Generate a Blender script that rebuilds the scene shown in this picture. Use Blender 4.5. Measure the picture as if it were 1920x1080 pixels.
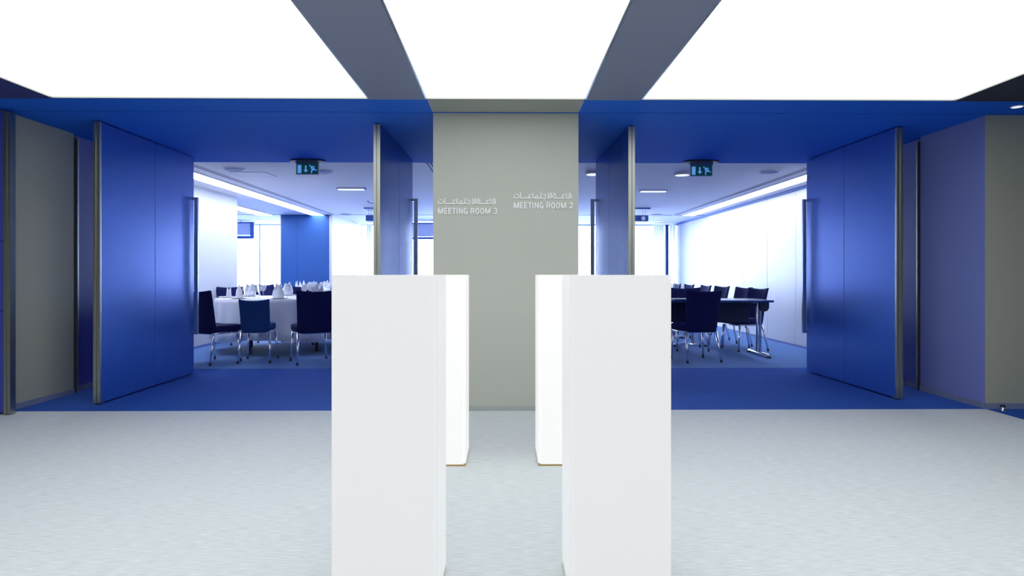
import bpy, bmesh, math, random
from mathutils import Vector, Matrix
random.seed(7)
S = bpy.context.scene
for o in list(bpy.data.objects): bpy.data.objects.remove(o)
COL = S.collection
F, H = 1200.0, 1.08                     # focal length in px of a 1920 frame, eye height
YAW = math.atan(14/1200)

# ------------------------------------------------------------ camera, world, exposure
cd = bpy.data.cameras.new('camera'); cam = bpy.data.objects.new('camera', cd); COL.objects.link(cam)
cam.location = (0, 0, H); cam.rotation_euler = (math.pi/2, 0, -YAW)
cd.sensor_width = 36; cd.lens = 36*F/1920; cd.shift_y = -25/1920; cd.clip_start = .02; cd.clip_end = 300
S.camera = cam
S.view_settings.view_transform = 'Standard'; S.view_settings.look = 'None'
S.view_settings.exposure = 0.0; S.view_settings.gamma = 1; S.view_settings.use_curve_mapping = False
w = bpy.data.worlds.new('daylight'); S.world = w; w.use_nodes = True
bg = w.node_tree.nodes['Background']; bg.inputs[0].default_value = (.60, .72, 1, 1); bg.inputs[1].default_value = 23.0
PANEL_LIGHT = 1.55                       # luminous ceiling of the foyer
STRIP_LIGHT = 13.5                        # cove strips of the two rooms
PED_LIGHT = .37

# ------------------------------------------------------------ materials
def mat(name, col, rough=.6, metal=0, emit=None, es=0, bump=None, vary=None, spec=None, coat=0, aniso=0):
    m = bpy.data.materials.new(name); m.use_nodes = True; nt = m.node_tree; N = nt.nodes; L = nt.links
    b = N['Principled BSDF']; b.inputs['Base Color'].default_value = (*col, 1)
    b.inputs['Roughness'].default_value = rough; b.inputs['Metallic'].default_value = metal
    if spec is not None: b.inputs['Specular IOR Level'].default_value = spec
    if coat: b.inputs['Coat Weight'].default_value = coat; b.inputs['Coat Roughness'].default_value = .25
    if emit: b.inputs['Emission Color'].default_value = (*emit, 1); b.inputs['Emission Strength'].default_value = es
    tc = None
    def coords(scale):
        nonlocal tc
        if tc is None: tc = N.new('ShaderNodeTexCoord')
        mp = N.new('ShaderNodeMapping'); mp.inputs['Scale'].default_value = scale
        L.new(tc.outputs['Object'], mp.inputs[0]); return mp.outputs[0]
    if vary:                                # (scale xyz, amount)
        n = N.new('ShaderNodeTexNoise'); n.inputs['Scale'].default_value = 1; n.inputs['Detail'].default_value = 3
        L.new(coords(vary[0]), n.inputs[0])
        r = N.new('ShaderNodeMapRange'); r.inputs[1].default_value = .3; r.inputs[2].default_value = .7
        r.inputs[3].default_value = 1-vary[1]; r.inputs[4].default_value = 1+vary[1]
        L.new(n.outputs[0], r.inputs[0])
        mx = N.new('ShaderNodeVectorMath'); mx.operation = 'SCALE'; mx.inputs[0].default_value = col
        L.new(r.outputs[0], mx.inputs['Scale']); L.new(mx.outputs[0], b.inputs['Base Color'])
    if bump:                                # (scale xyz, strength, distance)
        n = N.new('ShaderNodeTexNoise'); n.inputs['Scale'].default_value = 1; n.inputs['Detail'].default_value = 2
        L.new(coords(bump[0]), n.inputs[0])
        bp = N.new('ShaderNodeBump'); bp.inputs['Strength'].default_value = bump[1]; bp.inputs['Distance'].default_value = bump[2]
        L.new(n.outputs[0], bp.inputs['Height']); L.new(bp.outputs[0], b.inputs['Normal'])
    return m

M = {}
M['foyer_carpet'] = mat('pale woven carpet', (.60, .65, .66), .9, bump=((60, 420, 50), .5, .002), vary=((14, 240, 20), .15), spec=.15)
M['niche_carpet'] = mat('blue woven carpet', (.022, .09, .40), .9, bump=((60, 420, 50), .5, .002), vary=((14, 240, 20), .16), spec=.15)
M['room_carpet'] = mat('mid blue carpet', (.10, .20, .46), .85, bump=((90, 160, 60), .4, .002), vary=((20, 60, 20), .08), spec=.2)
M['paint'] = mat('olive grey paint', (.36, .375, .32), .75, bump=((220, 220, 220), .12, .001))
M['pillar'] = mat('olive grey paint with spill light', (.50, .52, .46), .75, bump=((220, 220, 220), .12, .001))  # lighter than the walls: pedestal glow and spotlight put into the colour
M['beam'] = mat('grey ceiling paint', (.20, .22, .30), .8, bump=((200, 200, 200), .1, .001))
M['navy_ceiling'] = mat('navy ceiling paint', (.022, .035, .17), .8)
M['dark_ceiling'] = mat('charcoal ceiling paint', (.022, .025, .035), .8)
M['soffit'] = mat('blue satin soffit', (.020, .14, .66), .8, spec=.04)
M['blue_wall'] = mat('deep blue paint', (.045, .06, .36), .6)
M['slate'] = mat('blue grey wall fabric', (.17, .21, .50), .8, bump=((300, 300, 80), .2, .001))
M['pier'] = mat('royal blue paint', (.016, .09, .32), .6)
M['white'] = mat('white wall paint', (.68, .69, .74), .7)
M['ceiling'] = mat('white ceiling paint', (.74, .74, .82), .8)
M['wall_panel'] = mat('white satin wall panel', (.60, .60, .65), .45)
M['door'] = mat('blue lacquered metal', (.035, .135, .54), .27, .42, bump=((160, 160, .8), .22, .001), spec=.4)
M['alu'] = mat('brushed aluminium', (.42, .44, .40), .35, 1, bump=((300, 300, 2), .1, .001))
M['alu_dark'] = mat('dark groove', (.05, .055, .05), .6)
M['steel'] = mat('satin steel', (.30, .36, .50), .25, 1)
M['chrome'] = mat('chrome', (.88, .9, .95), .22, 1)
M['rubber'] = mat('black rubber', (.01, .01, .02), .6)
M['light'] = mat('luminous stretch ceiling', (.8, .8, .8), .6, emit=(1, 1, 1), es=PANEL_LIGHT)
M['strip'] = mat('cove light diffuser', (.8, .8, .8), .6, emit=(.80, .86, 1), es=STRIP_LIGHT)
M['lamp'] = mat('downlight diffuser', (.8, .8, .8), .5, emit=(.85, .88, 1), es=.9)
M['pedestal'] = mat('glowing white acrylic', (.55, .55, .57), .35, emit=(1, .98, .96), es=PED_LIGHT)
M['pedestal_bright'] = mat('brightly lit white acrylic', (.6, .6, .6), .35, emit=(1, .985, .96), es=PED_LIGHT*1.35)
M['plinth'] = mat('golden timber base', (.45, .28, .07), .5, vary=((4, 4, 60), .2))
M['letter'] = mat('white lettering', (.95, .96, .98), .4)
M['fabric'] = mat('navy upholstery', (.007, .010, .075), .85, bump=((500, 500, 500), .3, .001), spec=.2)
M['teal'] = mat('teal blue upholstery', (.012, .055, .20), .8, bump=((400, 400, 400), .3, .001), spec=.2)
M['cloth'] = mat('white linen', (.80, .82, .90), .8, bump=((300, 300, 300), .1, .001))
M['china'] = mat('white china', (.85, .87, .9), .15)
M['table_top'] = mat('dark blue table laminate', (.02, .05, .22), .22)
M['dark'] = mat('navy laminate', (.006, .010, .06), .5)
M['wood'] = mat('dark red timber', (.05, .01, .05), .5)
M['grille'] = mat('blue grey grille', (.12, .18, .45), .6)
M['slot'] = mat('dark slot', (.02, .04, .16), .8)
M['frame_blue'] = mat('blue window frame', (.05, .14, .45), .5)
M['frame_pale'] = mat('pale window frame', (.6, .68, .82), .5)
M['screen'] = mat('screen fabric', (.62, .64, .78), .8)
M['green'] = mat('exit sign green', (.0, .085, .10), .5, emit=(0, .10, .13), es=.15)
M['exit_mark'] = mat('exit sign symbols', (.2, .5, .9), .5, emit=(.15, .45, .95), es=.5)
M['ridge'] = mat('ribbed carpet baseboard', (.17, .21, .36), .9, bump=((400, 400, 30), .4, .002))
M['ridge_pale'] = mat('pale ribbed baseboard', (.42, .47, .46), .9)
def glassy(name, tint, mix, milk=0):
    m = bpy.data.materials.new(name); m.use_nodes = True; nt = m.node_tree; N = nt.nodes; L = nt.links
    N.remove(N['Principled BSDF']); out = N['Material Output']
    t = N.new('ShaderNodeBsdfTransparent'); t.inputs[0].default_value = (*tint, 1)
    g = N.new('ShaderNodeBsdfGlossy'); g.inputs['Roughness'].default_value = .08
    fr = N.new('ShaderNodeFresnel'); fr.inputs[0].default_value = mix
    x = N.new('ShaderNodeMixShader'); L.new(fr.outputs[0], x.inputs[0]); L.new(t.outputs[0], x.inputs[1]); L.new(g.outputs[0], x.inputs[2])
    if milk:
        df = N.new('ShaderNodeBsdfDiffuse'); df.inputs[0].default_value = (.9, .92, .97, 1); x2 = N.new('ShaderNodeMixShader'); x2.inputs[0].default_value = milk
        L.new(x.outputs[0], x2.inputs[1]); L.new(df.outputs[0], x2.inputs[2]); x = x2
    L.new(x.outputs[0], out.inputs[0]); return m
M['glass'] = glassy('window glass', (.97, .985, 1), 1.35)
M['tableglass'] = glassy('table glass', (.98, .985, 1), 1.2, .16)
def sheer():
    m = bpy.data.materials.new('sheer curtain'); m.use_nodes = True; nt = m.node_tree; N = nt.nodes; L = nt.links
    N.remove(N['Principled BSDF']); d = N.new('ShaderNodeBsdfDiffuse'); d.inputs[0].default_value = (.88, .90, .96, 1)
    t = N.new('ShaderNodeBsdfTranslucent'); t.inputs[0].default_value = (.88, .90, .96, 1)
    x = N.new('ShaderNodeMixShader'); x.inputs[0].default_value = .8
    L.new(d.outputs[0], x.inputs[1]); L.new(t.outputs[0], x.inputs[2]); L.new(x.outputs[0], N['Material Output'].inputs[0]); return m
M['sheer'] = sheer()
M['drape'] = mat('blue drape', (.08, .20, .5), .8)

# ------------------------------------------------------------ mesh helpers
def box(bm, x0, x1, y0, y1, z0, z1):
    v = [bm.verts.new((x, y, z)) for z in (z0, z1) for y in (y0, y1) for x in (x0, x1)]
    for f in ((0, 2, 3, 1), (4, 5, 7, 6), (0, 1, 5, 4), (2, 6, 7, 3), (0, 4, 6, 2), (1, 3, 7, 5)):
        bm.faces.new([v[i] for i in f])
def tube(bm, pts, r, n=10, rs=None):
    pts = [Vector(p) for p in pts]; rings = []
    for i, p in enumerate(pts):
        a = pts[max(i-1, 0)]; b = pts[min(i+1, len(pts)-1)]; t = (b-a).normalized()
        u = t.cross(Vector((0, 0, 1)));
        if u.length < .05: u = t.cross(Vector((1, 0, 0)))
        u.normalize(); v = t.cross(u); rr = rs[i] if rs else r
        rings.append([bm.verts.new(p + (u*math.cos(2*math.pi*k/n)+v*math.sin(2*math.pi*k/n))*rr) for k in range(n)])
    for i in range(len(rings)-1):
        for k in range(n):
            bm.faces.new((rings[i][k], rings[i][(k+1) % n], rings[i+1][(k+1) % n], rings[i+1][k]))
    bm.faces.new(rings[0]); bm.faces.new(rings[-1])
def lathe(bm, prof, n=20, c=(0, 0)):
    rings = []
    for r, z in prof:
        rings.append([bm.verts.new((c[0]+r*math.cos(2*math.pi*k/n), c[1]+r*math.sin(2*math.pi*k/n), z)) for k in range(n)])
    for i in range(len(rings)-1):
        for k in range(n):
            bm.faces.new((rings[i][k], rings[i][(k+1) % n], rings[i+1][(k+1) % n], rings[i+1][k]))
    return rings
def disc(bm, r, z0, z1, n=28, c=(0, 0), sy=1):
    a = [bm.verts.new((c[0]+r*math.cos(2*math.pi*k/n), c[1]+sy*r*math.sin(2*math.pi*k/n), z0)) for k in range(n)]
    b = [bm.verts.new((v.co.x, v.co.y, z1)) for v in a]
    bm.faces.new(a); bm.faces.new(b)
    for k in range(n): bm.faces.new((a[k], a[(k+1) % n], b[(k+1) % n], b[k]))
def obj(name, bm, m, parent=None, bevel=0, smooth=False, loc=None, seg=2, sub=0):
    bmesh.ops.recalc_face_normals(bm, faces=bm.faces)
    me = bpy.data.meshes.new(name); bm.to_mesh(me); bm.free()
    me.materials.append(m)
    if smooth:
        for p in me.polygons: p.use_smooth = True
    o = bpy.data.objects.new(name, me); COL.objects.link(o)
    if parent: o.parent = parent
    if loc: o.location = loc
    if bevel:
        md = o.modifiers.new('bevel', 'BEVEL'); md.width = bevel; md.segments = seg; md.limit_method = 'ANGLE'
    if sub:
        md = o.modifiers.new('sub', 'SUBSURF'); md.levels = sub; md.render_levels = sub
    return o
def bx(name, m, x0, x1, y0, y1, z0, z1, parent=None, bevel=0):
    bm = bmesh.new(); box(bm, x0, x1, y0, y1, z0, z1); return obj(name, bm, m, parent, bevel)
def struct(o): o['kind'] = 'structure'; return o
def tag(o, label, cat, group=None):
    o['label'] = label; o['category'] = cat
    if group: o['group'] = group
    return o
def thing(name, label, cat, loc=(0, 0, 0), rz=0, group=None):
    o = bpy.data.objects.new(name, None); COL.objects.link(o); o.empty_display_size = .1
    o.location = loc; o.rotation_euler = (0, 0, rz); return tag(o, label, cat, group)
def sempty(name, loc=(0, 0, 0), rz=0):
    o = bpy.data.objects.new(name, None); COL.objects.link(o); o.location = loc; o.rotation_euler = (0, 0, rz); o['kind'] = 'structure'; return o
def dup(root, loc, rz=0, label=None, group=None, sc=None):
    r = root.copy(); COL.objects.link(r); r.location = loc; r.rotation_euler = (0, 0, rz)
    if label: r['label'] = label
    if group: r['group'] = group
    if sc: r.scale = sc
    for ch in list(root.children):
        c = ch.copy(); COL.objects.link(c); c.parent = r
        for g in list(ch.children):
            d = g.copy(); COL.objects.link(d); d.parent = c
    return r
def wx(px, d):                            # world X of the sight line through pixel column px at depth d
    return (px-960)/F*d + d*math.sin(YAW)
def pxof(x, y):                           # pixel column of a world point
    d = y*math.cos(YAW)+x*math.sin(YAW); u = x*math.cos(YAW)-y*math.sin(YAW); return 960+F*u/d

ZS = H+1.283; ZC = H+1.299               # soffit and room ceiling heights
YF, YB = 5.085, 7.36                     # front plane of the pillar, back plane of the lobby
WL, WR = -4.52, 4.376                    # side walls of the two rooms
YE, YW = 13.92, 16.58                    # end of cove strips, window plane

# ------------------------------------------------------------ floors
struct(bx('floor', M['foyer_carpet'], -6.2, 3.87, -4.5, 5.10, -.1, 0))
struct(bx('floor', M['niche_carpet'], -6.2, 3.87, 5.10, 7.385, -.1, 0))
struct(bx('floor', M['niche_carpet'], 3.87, 6.4, -4.5, 7.385, -.1, 0))
struct(bx('floor', M['room_carpet'], -9.2, 6.4, 7.385, 17.2, -.1, 0))

# ------------------------------------------------------------ foyer ceiling: a grid of beams around three luminous panels
XI0, XO0, XL = -.58, -.99, -3.30
XI1, XO1, XR = .60, 1.005, 3.34
YL = 4.70
bm = bmesh.new()
z0, z1 = ZS, ZS+.35
for a, b in ((XO0, XI0), (XI1, XO1)): box(bm, a, b, -3.6, YL, z0, z1)
box(bm, XL, XR, -4.5, -3.6, z0, z1)
struct(obj('ceiling', bm, M['beam']))
struct(bx('ceiling', M['navy_ceiling'], -6.2, XL, -4.5, YL, z0, z1)); struct(bx('ceiling', M['dark_ceiling'], XR, 6.4, -4.5, YL, z0, z1))
struct(bx('ceiling', M['soffit'], -6.2, -.567, YL, 5.055, z0, z1))
struct(bx('ceiling', M['paint'], -.567, .588, YL, 5.055, z0, z1))  # olive strip over the pillar: local light put into the ceiling colour
struct(bx('ceiling', M['soffit'], .588, 6.4, YL, 5.055, z0, z1))
struct(bx('trim_1', M['alu_dark'], -6.2, 6.4, 5.055, 5.075, z0+.02, z1))
struct(bx('ceiling', M['soffit'], -6.2, 6.4, 5.075, 7.34, z0, z1))
def lightpanel(x0, x1, label):
    t = thing('luminous_ceiling', label, 'light panel', ((x0+x1)/2, YL, ZS), 0, 'luminous foyer ceiling panels')
    hw = (x1-x0)/2; y0 = -3.6-YL
    bx('diffuser', M['light'], -hw+.012, hw-.012, y0+.012, -.012, .012, .06, t)
    bm = bmesh.new()
    box(bm, -hw+.001, -hw+.012, y0, -.001, .002, .08); box(bm, hw-.012, hw-.001, y0, -.001, .002, .08)
    box(bm, -hw+.012, hw-.012, -.012, -.001, .002, .08); box(bm, -hw+.012, hw-.012, y0, y0+.012, .002, .08)
    obj('frame', bm, M['alu'], t)
    bx('backing', M['white'], -hw+.012, hw-.012, y0+.012, -.012, .0601, .08, t)
lightpanel(XL, XO0, 'white luminous ceiling panel left of both grey beams, above the left doors')
lightpanel(XI0, XI1, 'white luminous ceiling panel in the middle, between the two grey beams')
lightpanel(XO1, XR, 'white luminous ceiling panel right of both grey beams, above the right doors')

# ------------------------------------------------------------ pillar and lobby walls
struct(bx('wall_centre', M['pillar'], -.567, .588, YF, 7.34, .034, ZS))
bm = bmesh.new(); n = 60
for i in range(n):
    x = -.566+1.153*i/n; box(bm, x+.002, x+1.153/n-.002, YF-.012, YF-.001, 0, .034)
box(bm, -.566, .587, YF-.008, YF+.05, 0, .033)
o = struct(obj('baseboard_centre', bm, M['ridge_pale']))
def ribbed(name, x, y0, y1, side, m):
    bm = bmesh.new(); n = int((y1-y0)/.02)
    for i in range(n):
        y = y0+(y1-y0)*i/n
        a, b = (x, x+.010) if side > 0 else (x-.010, x)
        box(bm, a, b, y+.003, y+(y1-y0)/n-.003, 0, .045)
    a, b = (x-.01, x+.006) if side > 0 else (x-.006, x+.01)
    box(bm, a, b, y0, y1, 0, .044)
    struct(obj(name, bm, m))
# left lobby side: fabric panel, dark joint with a thin metal post, recessed blue wall
struct(bx('wall_left', M['paint'], -4.10, -3.92, 5.03, 5.87, .045, ZS))
ribbed('baseboard_left', -3.92, 5.03, 5.87, 1, M['ridge'])
struct(bx('wall_left', M['blue_wall'], -4.10, -3.97, 5.87, YB, .045, ZS))
ribbed('baseboard_left', -3.97, 5.96, YB-.01, 1, M['ridge'])
struct(bx('trim_2', M['alu_dark'], -3.97, -3.935, 5.871, 5.93, 0, ZS-.02))
struct(bx('trim_3', M['alu'], -3.968, -3.925, 5.931, 5.95, 0, ZS-.04))
# right lobby side
struct(bx('wall_right', M['slate'], 3.875, 4.06, 5.12, 5.92, .045, ZS))
ribbed('baseboard_right', 3.875, 5.12, 5.92, -1, M['ridge'])
struct(bx('wall_right', M['blue_wall'], 3.93, 4.06, 5.92, YB, .045, ZS))
ribbed('baseboard_right', 3.93, 5.97, YB-.01, -1, M['ridge'])
struct(bx('trim_2', M['alu_dark'], 3.88, 3.93, 5.922, 5.95, 0, ZS-.02))
struct(bx('trim_3', M['alu'], 3.868, 3.905, 5.955, 5.97, 0, ZS-.04))
# frontal walls of the foyer left and right of the lobby
struct(bx('wall_front', M['paint'], 3.876, 6.4, 5.105, 5.119, .045, ZS))
struct(bx('baseboard_front', M['ridge'], 3.876, 6.4, 5.098, 5.112, 0, .045))
t = sempty('wall_front', (-3.80, 4.965, 0))
for k, (a, b) in enumerate(((.02, .80), (.806, 1.335), (1.341, ZS-.03))):
    bx('panel', M['slate'] if 0 else M['blue_wall'], -2.35, -.052, 0, .05, a, b, t)
bx('backing', M['paint'], -2.35, -.052, .051, .06, .02, ZS-.03, t)
bm = bmesh.new(); box(bm, -.05, -.028, -.002, .055, .01, ZS-.03); box(bm, -.022, 0, -.002, .055, .01, ZS-.03); box(bm, -.03, -.02, .004, .05, .01, ZS-.03)
obj('edge_profile', bm, M['alu'], t)
struct(bx('wall_back', M['paint'], -6.2, 6.4, -4.7, -4.5, 0, ZS))
struct(bx('wall_left', M['paint'], -6.4, -6.2, -4.5, 7.385, 0, ZS))
struct(bx('wall_right', M['paint'], 6.4, 6.6, -4.5, 7.385, 0, ZS))

# ------------------------------------------------------------ door leaves, standing open
def door(k, x0, y0, x1, y1, side):        # side: +1 handle-side face looks to +X
    L = math.hypot(x1-x0, y1-y0); rz = -math.atan2(x1-x0, y1-y0)
    t = sempty('door_%d' % k, (x0, y0, 0), rz)
    zt = H+1.270; h = .026
    seam = L*.52
    bx('panel', M['door'], -h, h, .012, seam-.0025, .014, zt, t, .002)
    bx('panel', M['door'], -h, h, seam+.0025, L, .014, zt, t, .002)
    bx('core', M['alu_dark'], -h+.004, h-.004, seam-.004, seam+.004, .016, zt-.002, t)
    bm = bmesh.new()
    box(bm, -h-.003, -.004, -.012, .0115, .012, zt+.001); box(bm, .004, h+.003, -.012, .0115, .012, zt+.001); box(bm, -.004, .004, -.004, .0115, .012, zt)
    obj('edge_profile', bm, M['alu'], t, .0015)
    for s in (-1, 1):
        bm = bmesh.new(); ya = L-.045; zb, zz = .435, 1.915
        o0 = h*s; o1 = (h+.062)*s; o2 = (h+.022)*s
        lo, hi = sorted((o2, o1))
        box(bm, lo, hi, ya, ya+.028, zb, zz)
        lo, hi = sorted((o0, o2))
        box(bm, lo, hi, ya, ya+.028, zz-.028, zz); box(bm, lo, hi, ya, ya+.028, zb, zb+.028)
        obj('handle', bm, M['steel'], t, .002)
    bx('pivot', M['alu_dark'], -.015, .015, .03, .07, 0, .0139, t)
door(1, -3.385, 5.36, -3.400, 6.99, 1)
door(2, -1.077, 5.42, -1.041, 7.08, 1)
door(3, 1.088, 5.475, 1.039, 7.10, -1)
door(4, 3.408, 5.49, 3.385, 7.08, -1)

# ------------------------------------------------------------ the two meeting rooms
struct(bx('ceiling', M['ceiling'], -9.2, XR+3.1, 7.34, YE, ZC, ZC+.3))
struct(bx('ceiling', M['ceiling'], -9.2, XR+3.1, YE, 17.0, ZC+.001, ZC+.3))
struct(bx('trim_4', M['slot'], -9.2, 6.4, YE-.02, YE+.02, ZC-.004, ZC-.0005))
struct(bx('wall_front', M['white'], -4.7, -3.97, YB, 7.42, 0, ZC))
struct(bx('wall_front', M['white'], 3.93, 4.6, YB, 7.42, 0, ZC))
struct(bx('wall_left', M['white'], WL-.16, WL, 7.42, 10.88, 0, ZC))
struct(bx('baseboard_left', M['frame_blue'], WL, WL+.012, 7.42, 10.88, 0, .03))
struct(bx('wall_left', M['white'], -9.3, -9.2, 7.3, 17.0, 0, ZC))
struct(bx('wall_front', M['white'], -9.2, -4.68, 7.30, 7.42, 0, ZC))
struct(bx('wall_partition', M['white'], -.06, .06, 7.34, 16.4, 0, ZC))
# pier by the windows: blue front, white panelled side
t = sempty('wall_pier', (0, 0, 0))
bx('panel', M['pier'], -4.843, -4.49, YE, YE+.05, 0, ZC-.001, t)
bx('panel', M['pier'], -4.487, -3.80, YE, YE+.05, 0, ZC-.001, t)
bx('core', M['white'], -4.843, -3.80, YE+.051, 16.4, 0, ZC-.001, t)
for a, b in ((YE, 15.33), (15.34, 16.1), (16.11, 16.4)):
    bx('panel', M['wall_panel'], -3.799, -3.741, a, b, 0, ZC-.001, t)
bx('side_panel', M['white'], -4.86, -4.844, YE, 16.4, 0, ZC-.001, t)
# operable wall of the right-hand room, panel by panel
t = sempty('wall_right', (0, 0, 0))
seams = [7.42, 8.52, 9.57, 10.61, 11.67, 12.72, 13.76, 14.8, 15.85, 16.75]
for a, b in zip(seams[:-1], seams[1:]):
    bx('panel', M['wall_panel'], WR, WR+.1, a+.004, b-.004, .03, ZC-.045, t, .002)
bx('backing', M['grille'], WR+.03, WR+.12, 7.42, 16.9, 0, ZC-.001, t)
bx('track', M['frame_blue'], WR-.012, WR+.03, 7.42, 16.75, ZC-.042, ZC-.001, t)
bx('floor_seal', M['frame_blue'], WR+.004, WR+.03, 7.42, 16.75, 0, .028, t)

# cove strips and slot grilles
def cove(x0, x1, y0, y1, sx, label, slots=True, slab=''):
    if label: t = thing('cove_light', label, 'ceiling light', ((x0+x1)/2, y0, ZC), 0, 'cove strip lights of the meeting rooms')
    hw = (x1-x0)/2
    if label: bx('diffuser', M['strip'], -hw, hw, 0, y1-y0, -.012, -.001, t)
    if label: bx('frame', M['ceiling'], -hw-.02, -hw-.001, 0, y1-y0, -.016, -.001, t); bx('frame', M['ceiling'], hw+.001, hw+.02, 0, y1-y0, -.016, -.001, t)
    if slots:
        g = thing('slot_diffuser', slab, 'air slot', (sx, y0, ZC), 0, 'linear air slots')
        for a in (-.032, .012): bx('slot', M['slot'], a, a+.020, 0, y1-y0, -.007, -.001, g)
        bm = bmesh.new(); box(bm, -.05, -.034, 0, y1-y0, -.006, -.001); box(bm, -.012, .010, 0, y1-y0, -.006, -.001); box(bm, .032, .05, 0, y1-y0, -.006, -.001)
        obj('rail', bm, M['white'], g)
cove(-4.17, -3.906, 7.42, YE, -3.69, 'long white cove light beside the left wall of the left meeting room', slab='twin dark air slots beside the cove light at left in the left meeting room')
cove(-.65, -.41, 7.42, YE, -.875, '', slab='twin dark air slots near the pillar in the left meeting room')
cove(3.884, 4.126, 7.42, YE, 3.70, 'long white cove light above the panelled wall of the right meeting room', slab='twin dark air slots beside the cove light at right in the right meeting room')
cove(.41, .65, 7.42, YE, .75, '', slab='twin dark air slots near the pillar in the right meeting room')
cove(-5.33, -5.01, 10.2, YE, -4.8, 'short white cove light beyond the end of the left white wall', False)

# ------------------------------------------------------------ windows
def window(k, x0, x1, mull):
    t = sempty('window_%d' % k, (0, YW, 0))
    ms = [x0]+mull+[x1]
    for a, b in zip(ms[:-1], ms[1:]): bx('pane', M['glass'], a+.02, b-.02, .02, .028, .06, ZC-.03, t)
    for x in ms: bx('mullion', M['frame_pale'], x-.02, x+.02, 0, .06, .05, ZC-.03, t)
    bx('head', M['frame_pale'], x0, x1, 0, .06, ZC-.03, ZC, t); bx('sill', M['frame_pale'], x0, x1, -.02, .06, 0, .05, t)
window(1, -9.1, -.1, [-7.6, wx(489, YW), -4.8, -3.7, -2.35, -1.2])
window(2, .1, 4.36, [1.2, 2.3, 3.3])
struct(bx('wall_back', M['white'], WR, 6.4, YW, YW+.1, 0, ZC))
# terrace outside
struct(bx('terrace', mat('pale stone terrace', (.6, .62, .65), .8), -30, 30, 16.7, 40, -.3, -.05))

# hanging display frames in front of the left windows
def frame_screen(x0, x1, y, z0, z1, bw, label):
    t = thing('projection_screen', label, 'screen', ((x0+x1)/2, y, z0))
    hw = (x1-x0)/2; h = z1-z0
    bx('screen_surface', M['screen'], -hw+bw, hw-bw, .015, .03, bw, h-bw*.4, t)
    bm = bmesh.new(); box(bm, -hw, hw, 0, .05, 0, bw*.9); box(bm, -hw, hw, 0, .05, h-bw*.4, h)
    box(bm, -hw, -hw+bw, 0, .05, bw*.9, h-bw*.4); box(bm, hw-bw, hw, 0, .05, bw*.9, h-bw*.4)
    obj('frame', bm, M['frame_blue'], t)
    for s in (-1, 1): bx('hanger', M['frame_blue'], s*hw*.7-.01, s*hw*.7+.01, .02, .03, h, ZC-z0-.0005, t)
d = 15.6
frame_screen(wx(478, d)-2.2, wx(478, d), d, H+(515-448)/F*d, H+(515-416.5)/F*d, .085, 'framed white screen hanging before the far left windows, left of the blue pier')
frame_screen(wx(752, d), wx(830, d), d, H+(515-449)/F*d, H+(515-418)/F*d, .07, 'framed white screen high in the gap between the inner left door and the pillar')

# curtains
def curtain(x0, x1, y, m, label, n=8, amp=.035):
    bm = bmesh.new(); rows = []; cols = n*8
    for z in (.03, 1.0, ZC-.02):
        rows.append([bm.verts.new((x0+(x1-x0)*i/cols, y+amp*math.sin(2*math.pi*n*i/cols)*(1 if z > 2 else .8+.2*math.sin(i)), z)) for i in range(cols+1)])
    for a, b in zip(rows[:-1], rows[1:]):
        for i in range(cols): bm.faces.new((a[i], a[i+1], b[i+1], b[i]))
    o = obj('curtain', bm, m, smooth=True); md = o.modifiers.new('thick', 'SOLIDIFY'); md.thickness = .004
    tag(o, label, 'curtain')
d = 16.35
curtain(wx(1226, d), wx(1245.5, d), d, M['sheer'], 'sheer white curtain gathered at the right end of the right-hand windows', 5)
curtain(wx(1247, d), wx(1253.5, d), d-.05, M['drape'], 'narrow gathered blue drape in the corner by the panelled wall', 3)
curtain(wx(1254.5, d), WR-.03, d-.1, M['sheer'], 'thin white curtain edge squeezed between blue drape and panelled wall', 2, .02)
curtain(wx(688, d), wx(698, d), d, M['sheer'], 'sheer white curtain hanging just left of the inner left door edge', 3)

# ------------------------------------------------------------ ceiling fixtures
def cl(px, py):
    d = 1.299*F/(515-py); return wx(px, d), d
def roundfix(px, py, r, m, label, cat='ceiling speaker', drop=.014, name='ceiling_speaker'):
    x, y = cl(px, py); t = thing(name, label, cat, (x, y, ZC))
    bm = bmesh.new(); disc(bm, r, -drop, -.001); obj('trim_ring', bm, M['ceiling'] if m != M['lamp'] else M['white'], t, .002)
    bm = bmesh.new(); disc(bm, r*.86, -drop-.004, -drop-.0005); obj('grille' if m != M['lamp'] else 'diffuser', bm, m, t)
roundfix(442, 317, .125, M['grille'], 'round dark ceiling speaker in left room, nearest the cove light')
roundfix(607, 321.5, .12, M['grille'], 'round ceiling speaker in left room, partly behind the exit sign')
roundfix(650, 401.5, .12, M['grille'], 'small far round speaker at the end of the left room ceiling')
roundfix(1445, 320, .125, M['grille'], 'round dark ceiling speaker in right room, nearest the cove light')
roundfix(1233, 402, .12, M['grille'], 'small far round speaker at the end of the right room ceiling')
roundfix(1280, 323.5, .10, M['lamp'], 'round bright downlight just left of the right exit sign', 'downlight', .03, 'downlight')
roundfix(1113, 322.5, .10, M['lamp'], 'round downlight seen between the pillar and the inner right door', 'downlight', .03, 'downlight')
roundfix(1236, 413.5, .09, M['lamp'], 'tiny far downlight before the right room windows', 'downlight', .01, 'downlight')
roundfix(489, 412.5, .09, M['lamp'], 'tiny far downlight above the far left window mullion', 'downlight', .01, 'downlight')
def linfix(px, py, label):
    x, y = cl(px, py); t = thing('air_diffuser', label, 'ceiling vent', (x, y, ZC))
    bx('frame', M['grille'], -.21, .21, -.06, .06, -.02, -.001, t); bx('face_plate', M['lamp'], -.19, .19, -.075, .02, -.034, -.021, t)  # vent face plate brightened by emission of its own
linfix(660, 353, 'narrow rectangular ceiling fitting in the left room near the inner door')
linfix(1225, 356, 'narrow rectangular ceiling fitting in the right room near the inner door')
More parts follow.
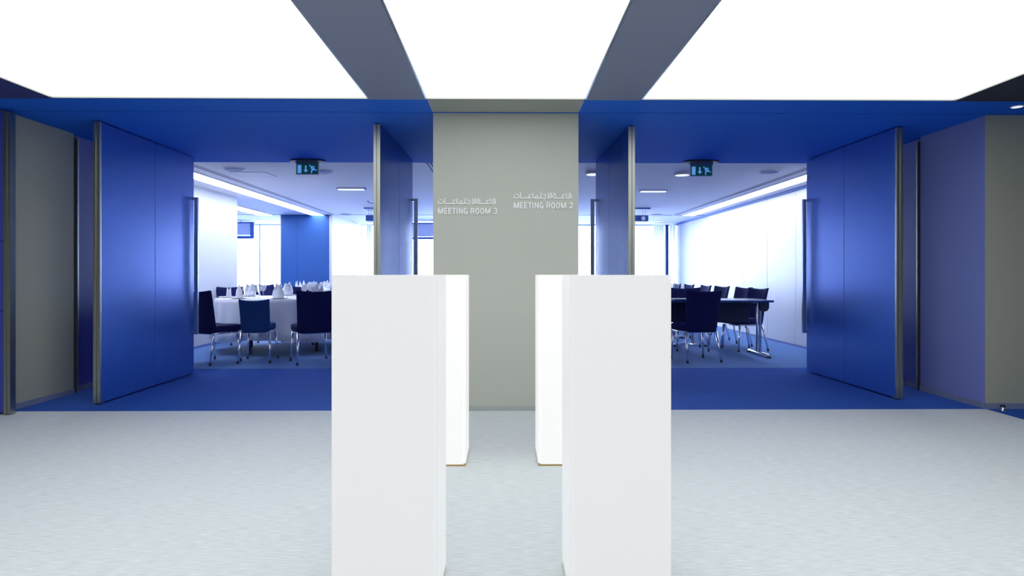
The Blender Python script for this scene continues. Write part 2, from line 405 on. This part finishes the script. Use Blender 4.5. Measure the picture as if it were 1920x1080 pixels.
def hatch(px0, px1, py0, py1, label):
    xa, ya = cl((px0+px1)/2, py1); xb, yb = cl((px0+px1)/2, py0)
    y0, y1 = sorted((ya, yb)); x0, x1 = wx(px0, y1), wx(px1, y1)
    t = thing('access_hatch', label, 'hatch', ((x0+x1)/2, (y0+y1)/2, ZC)); hx, hy = (x1-x0)/2, (y1-y0)/2
    bx('panel', M['ceiling'], -hx, hx, -hy, hy, -.004, -.001, t)
    bm = bmesh.new(); e = .012
    box(bm, -hx-e, hx+e, -hy-e, -hy, -.003, -.001); box(bm, -hx-e, hx+e, hy, hy+e, -.003, -.001); box(bm, -hx-e, -hx, -hy, hy, -.003, -.001); box(bm, hx, hx+e, -hy, hy, -.003, -.001)
    obj('frame', bm, M['grille'], t)
hatch(456, 518, 323, 331.5, 'square flush access hatch in the left room ceiling behind round speaker')
hatch(1101, 1150, 327, 335, 'square flush access hatch behind the inner right door edge')
# projectors on ceiling plates
def projector(px, label):
    d = 12.6; x = wx(px, d); t = thing('projector', label, 'projector', (x, d, ZC-.22))
    bx('body', M['frame_blue'], -.17, .17, -.17, .17, -.04, .075, t, .012)
    bm = bmesh.new(); disc(bm, .04, 0, .03); o = obj('lens', bm, M['chrome'], t); o.rotation_euler = (math.pi/2, 0, 0); o.location = (.06, -.17, .015)
    bx('ceiling_plate', M['grille'], -.2, .2, -.2, .2, .195, .218, t)
    for sx in (-1, 1):
        for sy in (-1, 1):
            bm = bmesh.new(); tube(bm, [(sx*.12, sy*.12, .07), (sx*.12, sy*.12, .2)], .005, 6); obj('rod', bm, M['steel'], t)
projector(706, 'dark projector hung from a ceiling plate in the left meeting room')
projector(1197, 'dark projector hung from a ceiling plate in the right meeting room')
x, y = cl(696, 377); t = thing('ceiling_hook', 'small curved hook on the left room ceiling by the inner door edge', 'hook', (x, y, ZC))
bm = bmesh.new(); tube(bm, [(-.05, 0, -.001), (-.045, 0, -.02), (-.01, 0, -.04), (.05, 0, -.05)], .006, 8); obj('arm', bm, M['frame_blue'], t, smooth=True)
bm = bmesh.new(); disc(bm, .018, -.006, -.001, 14, (-.05, 0)); obj('base', bm, M['frame_blue'], t)
x = wx(1916, 4.83); t = thing('downlight', 'small round downlight in the dark foyer ceiling at far right', 'downlight', (x, 4.83, ZS))
bm = bmesh.new(); disc(bm, .045, -.006, -.001); obj('trim_ring', bm, M['white'], t); bm = bmesh.new(); disc(bm, .035, -.008, -.0065); obj('diffuser', bm, M['lamp'], t)

# ------------------------------------------------------------ exit signs
def poly(bm, pts, y0, y1):
    a = [bm.verts.new((x, y0, z)) for x, z in pts]; b = [bm.verts.new((x, y1, z)) for x, z in pts]
    bm.faces.new(a); bm.faces.new(list(reversed(b)))
    for i in range(len(pts)): j = (i+1) % len(pts); bm.faces.new((a[i], b[i], b[j], a[j]))
def seg(bm, p, q, w, y0, y1, w2=None):
    p, q = Vector(p), Vector(q); n = Vector((-(q-p).y, (q-p).x)).normalized(); w2 = w2 or w
    poly(bm, [p+n*w/2, q+n*w2/2, q-n*w2/2, p-n*w/2], y0, y1)
def exitsign(x, ztop, label):
    t = thing('exit_sign', label, 'exit sign', (x, 7.20, ztop), 0)
    W, h = .24, .118
    bx('board', M['green'], -W/2, W/2, -.006, .006, -h, 0, t)
    bm = bmesh.new(); box(bm, -W/2-.006, -W/2-.0005, -.007, .007, -h-.006, 0); box(bm, W/2+.0005, W/2+.006, -.007, .007, -h-.006, 0); box(bm, -W/2, W/2, -.007, .007, -h-.006, -h-.0005)
    obj('rim', bm, M['frame_pale'], t)
    s = W/920.; cxp, cyp = 925, 400
    P = lambda a, b: ((a-cxp)*s, -(b-cyp)*s-.002)
    y0, y1 = -.0095, -.0065
    bm = bmesh.new(); poly(bm, [P(510, 455), P(670, 455), P(670, 805), P(510, 805)], y0, y1); obj('door_symbol', bm, M['exit_mark'], t)
    bm = bmesh.new(); poly(bm, [P(828, 480), P(885, 480), P(885, 660), P(955, 660), P(858, 775), P(760, 660), P(828, 660)], y0, y1); obj('arrow', bm, M['exit_mark'], t)
    bm = bmesh.new()
    c = P(1040, 480); poly(bm, [(c[0]+.008*math.cos(a*math.pi/5), c[1]+.008*math.sin(a*math.pi/5)) for a in range(10)], y0, y1)
    for a, b, w0, w1 in ((P(1075, 520), P(1210, 640), .013, .016), (P(1110, 515), P(1200, 515), .008, .008), (P(1200, 515), P(1245, 575), .008, .006), (P(1120, 560), P(1075, 640), .009, .006),
                         (P(1200, 635), P(1330, 680), .014, .009), (P(1200, 620), P(1110, 700), .014, .011), (P(1110, 690), P(1100, 810), .011, .010)):
        seg(bm, a, b, w0, y0, y1, w1)
    obj('running_figure', bm, M['exit_mark'], t)
    bm = bmesh.new(); disc(bm, .2, ZS-ztop-.016, ZS-ztop-.001, 28, (0, 0), .55); obj('ceiling_plate', bm, M['dark'], t)
    bx('bracket', M['steel'], -.13, .13, -.012, .012, .0005, ZS-ztop-.0165, t)
exitsign(-2.208, H+1.244, 'green exit sign with arrow and running figure above the left doorway')
exitsign(2.22, H+1.234, 'green exit sign with arrow and running figure above the right doorway')

# ------------------------------------------------------------ lettering on the pillar
AR = [[(1590, 150), (1590, 272), (1604, 287), (1700, 287), (1722, 265), (1722, 220), (1705, 192), (1668, 190), (1645, 212), (1645, 235), (1662, 250), (1722, 250)],
      [(1652, 155), (1704, 155)],
      [(1540, 192), (1500, 192), (1476, 212), (1472, 240), (1490, 287)], [(1550, 287), (1285, 287), (1285, 190), (1240, 190), (1214, 222), (1214, 262), (1236, 287), (1290, 287)],
      [(1225, 155), (1272, 155)], [(1174, 150), (1174, 292)], [(1136, 150), (1136, 268), (1120, 287), (1055, 287)], [(1085, 150), (1092, 287)],
      [(935, 190), (985, 190), (1015, 215), (1015, 250), (985, 287), (655+16, 287), (655, 270), (655, 150)], [(966, 318), (986, 318)],
      [(875, 287), (875, 195)], [(858, 155), (904, 155)],
      [(726, 287), (732, 238), (766, 215), (798, 240), (800, 275), (766, 300), (735, 285)],
      [(610, 190), (572, 192), (548, 215), (546, 245), (562, 287)], [(622, 287), (335, 287), (318, 272), (318, 140)],
      [(272, 205), (272, 268), (255, 285), (160, 285), (140, 265), (140, 215)], [(188, 185), (236, 185)]]
def sign(px, py, pyl, digit, label):
    # px: left edge of both lines; py: top of the Arabic line box; pyl: baseline of the Latin line
    u = YF/F; t = thing('wall_lettering', label, 'lettering', (wx(px, YF), YF, H+(515-pyl)*u))
    bm = bmesh.new(); k = u/14.77; r = 11.5*k; q_ = 0
    for st in AR:
        pts = [Vector(((a-130)*k, (pyl-py)*u-(b-140)*k)) for a, b in st]
        for a, b in zip(pts[:-1], pts[1:]): q_ += 1; seg(bm, a, b, 2*r, -.006-q_*.00003, -.0005)
        for p in pts: poly(bm, [(p.x+r*math.cos(q*math.pi/4), p.y+r*math.sin(q*math.pi/4)) for q in range(8)], -.0055, -.0005)
    obj('arabic_line', bm, M['letter'], t)
    bm = bmesh.new(); w_ = 25*k; q_ = 0
    Q = lambda a, b: Vector(((a-130)*k, (560-b)*k))
    def st(pts, close=False):
        nonlocal q_
        pts = [Q(*p) for p in pts]
        if close: pts.append(pts[0])
        for n_, (a, b) in enumerate(zip(pts[:-1], pts[1:])):
            q_ += 1; d_ = (b-a).normalized()*w_*.32
            seg(bm, a-(d_ if n_ or close else d_*0), b+(d_ if n_ < len(pts)-2 or close else d_*0), w_, -.006-q_*.00003, -.0005)
    def oval(x0, x1, y0, y1, a0=0, a1=360):
        n_ = 20; return [((x0+x1)/2+(x1-x0)/2*math.cos(math.radians(a0+(a1-a0)*q/n_))*(1), (y0+y1)/2-(y1-y0)/2*math.sin(math.radians(a0+(a1-a0)*q/n_))) for q in range(n_+1)]
    def mm(x0, x1):
        st([(x0+12, 560), (x0+12, 395)]); st([(x1-12, 560), (x1-12, 395)]); st([(x0+14, 397), ((x0+x1)/2, 556)]); st([(x1-14, 397), ((x0+x1)/2, 556)])
    mm(130, 270)
    for x0 in (300, 415): st([(x0+12, 560), (x0+12, 395)]); st([(x0+12, 407), (x0+85, 407)]); st([(x0+12, 476), (x0+78, 476)]); st([(x0+12, 548), (x0+87, 548)])
    st([(525, 407), (622, 407)]); st([(573, 407), (573, 560)]); st([(656, 395), (656, 560)])
    st([(717, 560), (717, 395)]); st([(802, 560), (802, 395)]); st([(716, 397), (803, 558)])
    st(oval(852, 934, 405, 550, 40, 320)); st([(895, 490), (936, 490)]); st([(935, 490), (935, 558)])
    obj('word', bm, M['letter'], t); bm = bmesh.new()
    st([(1047, 560), (1047, 395)]); st([(1047, 407), (1095, 407)]+oval(1068, 1124, 407, 482, 85, -85)+[(1095, 483), (1047, 483)]); st([(1092, 486), (1130, 560)])
    for x0 in (1165, 1300): st(oval(x0+10, x0+94, 405, 550))
    mm(1435, 1575)
    obj('word', bm, M['letter'], t); bm = bmesh.new()
    if digit == '2': st(oval(1672, 1752, 406, 490, 165, -30)+[(1678, 548)]); st([(1668, 548), (1760, 548)])
    else: st(oval(1675, 1750, 406, 474, 160, -85)); st(oval(1670, 1754, 474, 551, 85, -165))
    obj('numeral', bm, M['letter'], t)
sign(821.5, 372, 401.3, '3', 'white bilingual lettering reading meeting room 3 at left on the grey pillar')
sign(963.5, 361.5, 390.8, '2', 'white bilingual lettering reading meeting room 2 at right on the grey pillar')

# ------------------------------------------------------------ glowing pedestals
def pedestal(x0, x1, y0, y1, label, key='pedestal'):
    cx, cy = (x0+x1)/2, (y0+y1)/2; hw, hd = (x1-x0)/2, (y1-y0)/2; h = H-.001; th = .012; z = .010
    t = thing('light_pedestal', label, 'pedestal', (cx, cy, 0))
    m = M[key]
    bx('front_panel', m, -hw+th, hw-th, -hd, -hd+th, z, h-th, t)
    bx('back_panel', m, -hw+th, hw-th, hd-th, hd, z, h-th, t)
    bx('side_panel', m, -hw, -hw+th-.0005, -hd+.0015, hd-.001, z+.006, h-th, t, .001)
    bx('side_panel', m, hw-th+.0005, hw, -hd+.0015, hd-.001, z+.006, h-th, t, .001)
    bx('top_panel', m, -hw, hw, -hd, hd, h-th+.0005, h, t, .001)
    bx('base', M['plinth'], -hw+.004, hw-.004, -hd+.004, hd-.004, 0, z-.0005, t)
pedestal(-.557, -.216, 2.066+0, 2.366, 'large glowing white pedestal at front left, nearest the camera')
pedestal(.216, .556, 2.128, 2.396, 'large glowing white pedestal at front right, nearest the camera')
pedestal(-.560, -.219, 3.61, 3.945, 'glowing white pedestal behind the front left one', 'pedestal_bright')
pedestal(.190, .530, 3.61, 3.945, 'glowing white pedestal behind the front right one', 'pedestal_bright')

# small chrome door stop
d = 4.95; t = thing('door_stop', 'small chrome door stop on the blue carpet by the olive wall at far right', 'door stop', (wx(1889, 5.03), 5.03, 0))
bm = bmesh.new(); lathe(bm, [(.001, 0), (.02, 0), (.02, .006), (.012, .008), (.012, .03)], 18); obj('post', bm, M['chrome'], t, smooth=True)
bm = bmesh.new(); disc(bm, .018, .031, .045, 18); obj('bumper', bm, M['rubber'], t)

# ------------------------------------------------------------ chairs (face +Y)
def make_chair(m, label, group, topz=.896, wb=.205, wt=.235, name='meeting_chair'):
    t = thing(name, label, 'chair', (0, 0, 0), 0, group)
    # backrest
    bm = bmesh.new(); nu, nv = 8, 8; th = .055; fr, bk = [], []
    for j in range(nv+1):
        v = j/nv; hw = wb+(wt-wb)*v**1.6
        if j == 0: hw -= .012
        f, b = [], []
        for i in range(nu+1):
            s = -1+2*i/nu
            z = .37+(topz-.37)*v
            if j == nv: z -= .022*(1-s*s)
            y = -.185-.06*v-.035*v*v+.03*s*s
            x = s*hw; tk = th*(1-.45*v)
            f.append(bm.verts.new((x, y+tk/2, z))); b.append(bm.verts.new((x, y-tk/2, z)))
        fr.append(f); bk.append(b)
    for j in range(nv):
        for i in range(nu):
            bm.faces.new((fr[j][i], fr[j][i+1], fr[j+1][i+1], fr[j+1][i])); bm.faces.new((bk[j][i], bk[j+1][i], bk[j+1][i+1], bk[j][i+1]))
        bm.faces.new((fr[j][0], fr[j+1][0], bk[j+1][0], bk[j][0])); bm.faces.new((fr[j][nu], bk[j][nu], bk[j+1][nu], fr[j+1][nu]))
    for i in range(nu):
        bm.faces.new((fr[0][i], bk[0][i], bk[0][i+1], fr[0][i+1])); bm.faces.new((fr[nv][i], fr[nv][i+1], bk[nv][i+1], bk[nv][i]))
    obj('backrest', bm, m, t, .012, True)
    # seat cushion
    bm = bmesh.new(); n = 8; lo, hi = [], []
    for j in range(n+1):
        y = -.15+.40*j/n; hw = wb+(.02 if wb > .2 else 0)-.03*abs(j/n-.5)
        a, b = [], []
        for i in range(n+1):
            s = -1+2*i/n; e = max(abs(s), abs(j/n*2-1))
            a.append(bm.verts.new((s*hw, y, .385))); b.append(bm.verts.new((s*hw, y, .47-.022*e**4+.012*s*s)))
        lo.append(a); hi.append(b)
    for j in range(n):
        for i in range(n):
            bm.faces.new((lo[j][i], lo[j+1][i], lo[j+1][i+1], lo[j][i+1])); bm.faces.new((hi[j][i], hi[j][i+1], hi[j+1][i+1], hi[j+1][i]))
        bm.faces.new((lo[j][0], hi[j][0], hi[j+1][0], lo[j+1][0])); bm.faces.new((lo[j][n], lo[j+1][n], hi[j+1][n], hi[j][n]))
        bm.faces.new((lo[0][j], lo[0][j+1], hi[0][j+1], hi[0][j])); bm.faces.new((lo[n][j], hi[n][j], hi[n][j+1], lo[n][j+1]))
    obj('seat', bm, m, t, .012, True)
    bm = bmesh.new()
    k = wb-.005; pts = [(-k, -.17, .372), (-k, .20, .372), (k, .20, .372), (k, -.17, .372)]
    for a, b in zip(pts, pts[1:]+pts[:1]): tube(bm, [a, b], .012, 8)
    obj('seat_frame', bm, M['chrome'], t, smooth=True)
    for s in (-1, 1):
        for a, b in (((s*k, -.17, .372), (s*(k+.022), -.25, .03)), ((s*k, .18, .372), (s*(k+.02), .215, .03))):
            bm = bmesh.new(); tube(bm, [a, b], .014, 10, [.017, .013]); l = obj('leg', bm, M['chrome'], t, smooth=True)
            e = Vector(b); bm = bmesh.new(); tube(bm, [e+Vector((0, 0, .001)), (e.x+s*.001, e.y*1.003, 0)], .014, 10); obj('foot_cap', bm, M['rubber'], l, smooth=True)
    return t
R = math.radians
G1, G2 = 'dark chairs around the near round table', 'dark chairs around the far round table'
c0 = make_chair(M['fabric'], 'navy chair with its back to the open left door, turned towards the round table', G1)
c0.location = (-3.585, 7.93, 0); c0.rotation_euler.z = R(-24)
dup(c0, (-2.385, 7.96, 0), R(28), 'dark navy chair seen from behind at the right front of the near round table', G1)
T1 = (-3.21, 9.32); T2 = (-3.2, 12.2)
def around(T, r, deg): a = R(deg); return (T[0]+r*math.cos(a), T[1]+r*math.sin(a), 0), a+math.pi/2
for deg, lab in ((12, 'navy chair at the right side of the near round table, mostly behind the pedestal'), (62, 'navy chair across the near round table, right of centre'),
                 (98, 'navy chair across the near round table, directly at the back'), (141, 'navy chair across the near round table, towards the far left')):
    p, a = around(T1, 1.27, deg); dup(c0, p, a, lab, G1)
for deg, lab in ((20, 'far navy chair at the right side of the second round table'), (65, 'far navy chair behind the second round table, right of centre'), (110, 'far navy chair behind the second round table, left of centre'),
                 (165, 'far navy chair at the left side of the second round table'), (216, 'navy chair between the two round tables, at left'), (322, 'navy chair between the two round tables, at right')):
    p, a = around(T2, 1.27, deg); dup(c0, p, a, lab, G2)
ct = make_chair(M['teal'], 'low teal-backed chair at the front of the near round table, between the navy ones', None, .785, .17, .18, 'low_chair')
ct.location = (-3.08, 8.06, 0); ct.rotation_euler.z = R(8)

# right-hand room
G3 = 'navy chairs around the dark conference tables'
dup(c0, (2.40, 8.04, 0), R(10), 'navy chair with its back to the door, at the near long conference table', G3)
dup(c0, (2.66, 9.2, 0), R(178), 'navy chair across the near long table, facing the door', G3)
names = ['nearest', 'second nearest', 'third nearest', 'fourth nearest', 'fifth nearest', 'farthest']
for i, (yy, tw) in enumerate(((9.2, 103), (9.78, 99), (10.75, 101), (11.65, 94), (12.7, 98), (13.6, 92))):
    dup(c0, (3.42, yy-.06, 0), R(tw), 'navy chair facing left along the panelled wall, %s of six' % names[i], G3)
for i, (xx, yy) in enumerate(((2.3, 14.35), (2.95, 14.4))):
    dup(c0, (xx, yy, 0), R(180), 'far navy chair before the right windows, %s of two' % ('left' if i == 0 else 'right'), G3)

# ------------------------------------------------------------ round tables with cloths
def round_table(T, r, lab, clab, grp, ph):
    t = thing('round_table', lab, 'table', (T[0], T[1], 0), 0, 'round banquet tables')
    bm = bmesh.new(); disc(bm, r-.01, .715, .742, 48); obj('tabletop', bm, M['wood'], t)
    for a in (45, 135, 225, 315):
        a = R(a+ph); bm = bmesh.new(); tube(bm, [(.62*math.cos(a), .62*math.sin(a), 0), (.62*math.cos(a), .62*math.sin(a), .714)], .022, 10); obj('leg', bm, M['wood'], t, smooth=True)
    bm = bmesh.new(); n = 192; rings = []
    def ring(f):
        rings.append([bm.verts.new(f(2*math.pi*k/n)) for k in range(n)])
    rings0 = bm.verts.new((0, 0, .750))
    ring(lambda a: (r*.97*math.cos(a), r*.97*math.sin(a), .750))
    ring(lambda a: (r*1.002*math.cos(a), r*1.002*math.sin(a), .744))
    for z in (.70, .58, .45, .32, .22):
        k = (.75-z)/.53
        def f(a, z=z, k=k):
            wv = .5*math.sin(16*a+ph)+.3*math.sin(9*a+1.3+ph)+.2*math.sin(27*a)
            rr = r*1.004+k*(.02+.07*wv)
            return (rr*math.cos(a), rr*math.sin(a), z-k*.05*(1+math.cos(4*a-math.pi))/2)
        ring(f)
    for k in range(n): bm.faces.new((rings0, rings[0][k], rings[0][(k+1) % n]))
    for a, b in zip(rings[:-1], rings[1:]):
        for k in range(n): bm.faces.new((a[k], a[(k+1) % n], b[(k+1) % n], b[k]))
    o = obj('tablecloth', bm, M['cloth'], smooth=True, loc=(T[0], T[1], 0)); tag(o, clab, 'tablecloth', 'white round tablecloths')
    md = o.modifiers.new('thick', 'SOLIDIFY'); md.thickness = .003; md.offset = 1
round_table(T1, .90, 'dark-legged round banquet table under white cloth, nearest the left doorway', 'white cloth draped over the near round table', 0, 20)
round_table(T2, .90, 'dark-legged round banquet table under white cloth, nearer the windows', 'white cloth draped over the far round table', 0, 65)

# tableware prototypes are made on first use
def mk_napkin():
    t = thing('napkin', '', 'napkin')
    for name, tops, sg in (('front_fold', [(-1, .09), (-.55, .115), (-.1, .10), (.45, .185), (.7, .14), (1, .10)], 1), ('back_fold', [(-1, .10), (-.6, .17), (-.35, .20), (.1, .12), (1, .09)], -1)):
        bm = bmesh.new(); n = 20; rows = []
        def top(u):
            for (a, za), (b, zb) in zip(tops[:-1], tops[1:]):
                if u <= b: return za+(zb-za)*(u-a)/(b-a)
            return tops[-1][1]
        for lv in range(6):
            f = lv/5; rows.append([bm.verts.new((.075*(-1+2*i/n)*(1+.12*math.sin(math.pi*f)), sg*-.032*(1-(-1+2*i/n)**2)*(1-.5*f)-sg*.004, f*1.08*top(-1+2*i/n))) for i in range(n+1)])
        for a, b in zip(rows[:-1], rows[1:]):
            for i in range(n): bm.faces.new((a[i], a[i+1], b[i+1], b[i]))
        o = obj(name, bm, M['cloth'], t, smooth=True); md = o.modifiers.new('t', 'SOLIDIFY'); md.thickness = .003
    return t
def mk_glass():
    t = thing('wine_glass', '', 'glass'); bm = bmesh.new()
    lathe(bm, [(.034, 0), (.034, .002), (.006, .006), (.004, .012), (.004, .075), (.012, .082), (.032, .10), (.040, .125), (.038, .155), (.031, .185), (.0295, .185), (.0365, .154), (.038, .126), (.030, .102), (.010, .085)], 18)
    obj('bowl_and_stem', bm, M['tableglass'], t, smooth=True)
    bm = bmesh.new(); lathe(bm, [(.0305, .184), (.032, .1865), (.0285, .1865), (.0295, .184)], 18); obj('rim', bm, M['china'], t, smooth=True)
    return t
def mk_tumbler():
    t = thing('tumbler', '', 'glass'); bm = bmesh.new()
    lathe(bm, [(.0, .0), (.032, 0), (.036, .095), (.0335, .095), (.030, .008), (0, .008)], 18); obj('bowl', bm, M['tableglass'], t, smooth=True)
    bm = bmesh.new(); lathe(bm, [(.0335, .094), (.0365, .094), (.0365, .0965), (.0335, .0965)], 18); obj('rim', bm, M['china'], t, smooth=True)
    return t
def mk_plate():
    t = thing('dinner_plate', '', 'plate'); bm = bmesh.new()
    lathe(bm, [(0, 0), (.07, 0), (.08, .003), (.13, .014), (.13, .017), (.08, .007), (.07, .005), (0, .005)], 28); obj('rim', bm, M['china'], t, smooth=True)
    bm = bmesh.new(); disc(bm, .066, .0051, .006, 24); obj('well', bm, M['china'], t)
    return t
def mk_knife():
    t = thing('table_knife', '', 'cutlery'); bm = bmesh.new(); box(bm, -.006, .006, -.11, -.01, .0, .004); obj('handle', bm, M['steel'], t, .001)
    bm = bmesh.new(); poly(bm, [(-.007, 0), (.007, 0), (.007, .1), (0, .115), (-.007, .09)], 0, .002)
    o = obj('blade', bm, M['chrome'], t); o.rotation_euler = (-math.pi/2, 0, 0); o.location = (0, -.01, 0.0005); return t
MK = dict(napkin=mk_napkin, wine_glass=mk_glass, tumbler=mk_tumbler, dinner_plate=mk_plate, table_knife=mk_knife); PROTO = {}
def put(kind, x, y, z, rz):
    if kind not in PROTO: o = MK[kind](); PROTO[kind] = o; o.location = (x, y, z); o.rotation_euler.z = rz
    else: o = dup(PROTO[kind], (x, y, z), rz)
    return o
ORD = ['leftmost', 'second from left', 'third from left', 'fourth from left', 'fifth from left', 'sixth from left', 'seventh from left', 'eighth from left', 'ninth from left', 'tenth from left', 'eleventh from left', 'twelfth from left', 'thirteenth from left', 'fourteenth from left', 'fifteenth from left', 'sixteenth from left']
NOUN = dict(napkin='folded white peaked napkin', wine_glass='clear stemmed wine glass', tumbler='clear short tumbler', dinner_plate='white china plate', table_knife='steel table knife')
def lay(items, where, zt):
    kinds = {}
    for kind, x, y, dz, rz in items:
        p = pxof(x, y)
        if 372 < p < 640 or 1248 < p < 1455: kinds.setdefault(kind, []).append((p, x, y, dz, rz))
    for kind, L in kinds.items():
        L.sort()
        for i, (p, x, y, dz, rz) in enumerate(L):
            o = put(kind, x, y, zt+dz, rz)
            o['label'] = '%s on %s, %s there' % (NOUN[kind], where, ORD[min(i, 15)]); o['group'] = NOUN[kind]+'s on '+where
            if len(L) == 1: o['label'] = '%s on %s' % (NOUN[kind], where)
def round_set(T, where, off):
    it = []
    for k in range(8):
        a = R(off+45*k); c, s = math.cos(a), math.sin(a)
        it.append(('dinner_plate', T[0]+.74*c, T[1]+.74*s, 0, a)); it.append(('napkin', T[0]+.73*c, T[1]+.73*s, .0075, a+math.pi/2+random.uniform(-.5, .5)))
        it.append(('wine_glass', T[0]+.50*c-.10*s, T[1]+.50*s+.10*c, 0, 0)); it.append(('wine_glass', T[0]+.47*c+.03*s, T[1]+.47*s-.03*c, 0, 0))
        it.append(('table_knife', T[0]+.74*c-.16*s, T[1]+.74*s+.16*c, 0, a+math.pi/2)) 
    lay(it, where, .7535)
round_set(T1, 'the near round table', 14); round_set(T2, 'the far round table', 30)

# ------------------------------------------------------------ conference tables
def conf(x0, x1, y0, y1, label, legs, modesty=None, along='x', m='table_top'):
    t = thing('conference_table', label, 'table', ((x0+x1)/2, (y0+y1)/2, 0), 0, 'dark folding conference tables'); hx, hy = (x1-x0)/2, (y1-y0)/2
    bx('tabletop', M[m], -hx, hx, -hy, hy, .722, .75, t, .003)
    for e in legs:
        # foot along the short side
        for (p, q) in (((-.05, 0), 0), ((.05, 0), 0)):
            bm = bmesh.new(); a = p[0]
            c = (e, a) if along == 'x' else (a, e)
            tube(bm, [(c[0], c[1], .04), (c[0], c[1], .68), (c[0]*1.0, c[1]*2.6 if along == 'x' else c[1], .71)] if along == 'x' else [(c[0], c[1], .04), (c[0], c[1], .68), (c[0]*2.6, c[1], .71)], .02, 12)
            obj('leg', bm, M['chrome'], t, smooth=True)
        bm = bmesh.new(); hh = (hy if along == 'x' else hx)-.04
        A, B = ((e, -hh, .03), (e, hh, .03)) if along == 'x' else ((-hh, e, .03), (hh, e, .03))
        tube(bm, [A, B], .022, 12); f = obj('foot', bm, M['chrome'], t, smooth=True)
        bm = bmesh.new()
        for q in (A, B):
            w_ = .026; box(bm, q[0]-w_, q[0]+w_, q[1]-w_, q[1]+w_, 0, .02)
        obj('foot_cap', bm, M['rubber'], f)
    if modesty:
        bm = bmesh.new(); a, b, z = modesty; box(bm, a, b, hy-.13, hy-.11, z, .72); obj('modesty_panel', bm, M['dark'], t, .003)
        bm = bmesh.new(); box(bm, a, b, -.02, .02, .66, .70); obj('rail', bm, M['dark'], t)
        pts = [(hx-.15, .72), (hx-.15, .66)]+[(hx-.09+.06*math.cos(q*math.pi/8+math.pi), .66+.06*math.sin(q*math.pi/8+math.pi)) for q in range(1, 8)]+[(hx-.03, .66), (hx-.03, .72)]
        bm = bmesh.new(); poly(bm, pts, -hy+.08, -hy+.14); obj('end_bracket', bm, M['dark'], t)
    return t
conf(1.64, 3.47, 8.2, 8.93, 'long dark conference table nearest the right doorway, with modesty panel', (-.8, .86), (-.88, .82, .42))
conf(.95, 2.45, 9.5, 10.15, 'dark conference table just behind the near long one, bare towards pedestal', (-.6, .6), None)
conf(2.50, 3.06, 9.50, 10.9, 'dark conference table of the row along the panelled wall, nearest of three', (-.62, .62), None, 'y')
conf(2.50, 3.06, 10.95, 12.3, 'dark conference table of the row along the panelled wall, middle of three', (-.6, .6), None, 'y')
conf(2.50, 3.06, 12.35, 13.6, 'dark conference table of the row along the panelled wall, farthest of three', (-.6, .6), None, 'y')
conf(.9, 2.40, 13.0, 13.6, 'far dark conference table closing the square before the right windows', (-.6, .6), None)
it = []
for k in range(7):
    y = 9.75+.58*k
    it += [('dinner_plate', 2.72, y, 0, 0), ('wine_glass', 2.62, y+.2, 0, 0)]
    if k % 2 == 0: it.append(('napkin', 2.72, y, .0075, 1.2))
    it.append(('tumbler', 2.92, y+.1, 0, 0))
lay(it, 'the tables by the panelled wall', .7505)
it = [('wine_glass', 2.38, 9.6, 0, 0), ('dinner_plate', 2.30, 9.9, 0, 0), ('wine_glass', 2.38, 10.05, 0, 0), ('tumbler', 2.40, 9.8, 0, 0)]
lay(it, 'the dark second table', .7505)
lay([('dinner_plate', 2.3, 8.35, 0, 0)], 'the near long dark conference table', .7505)
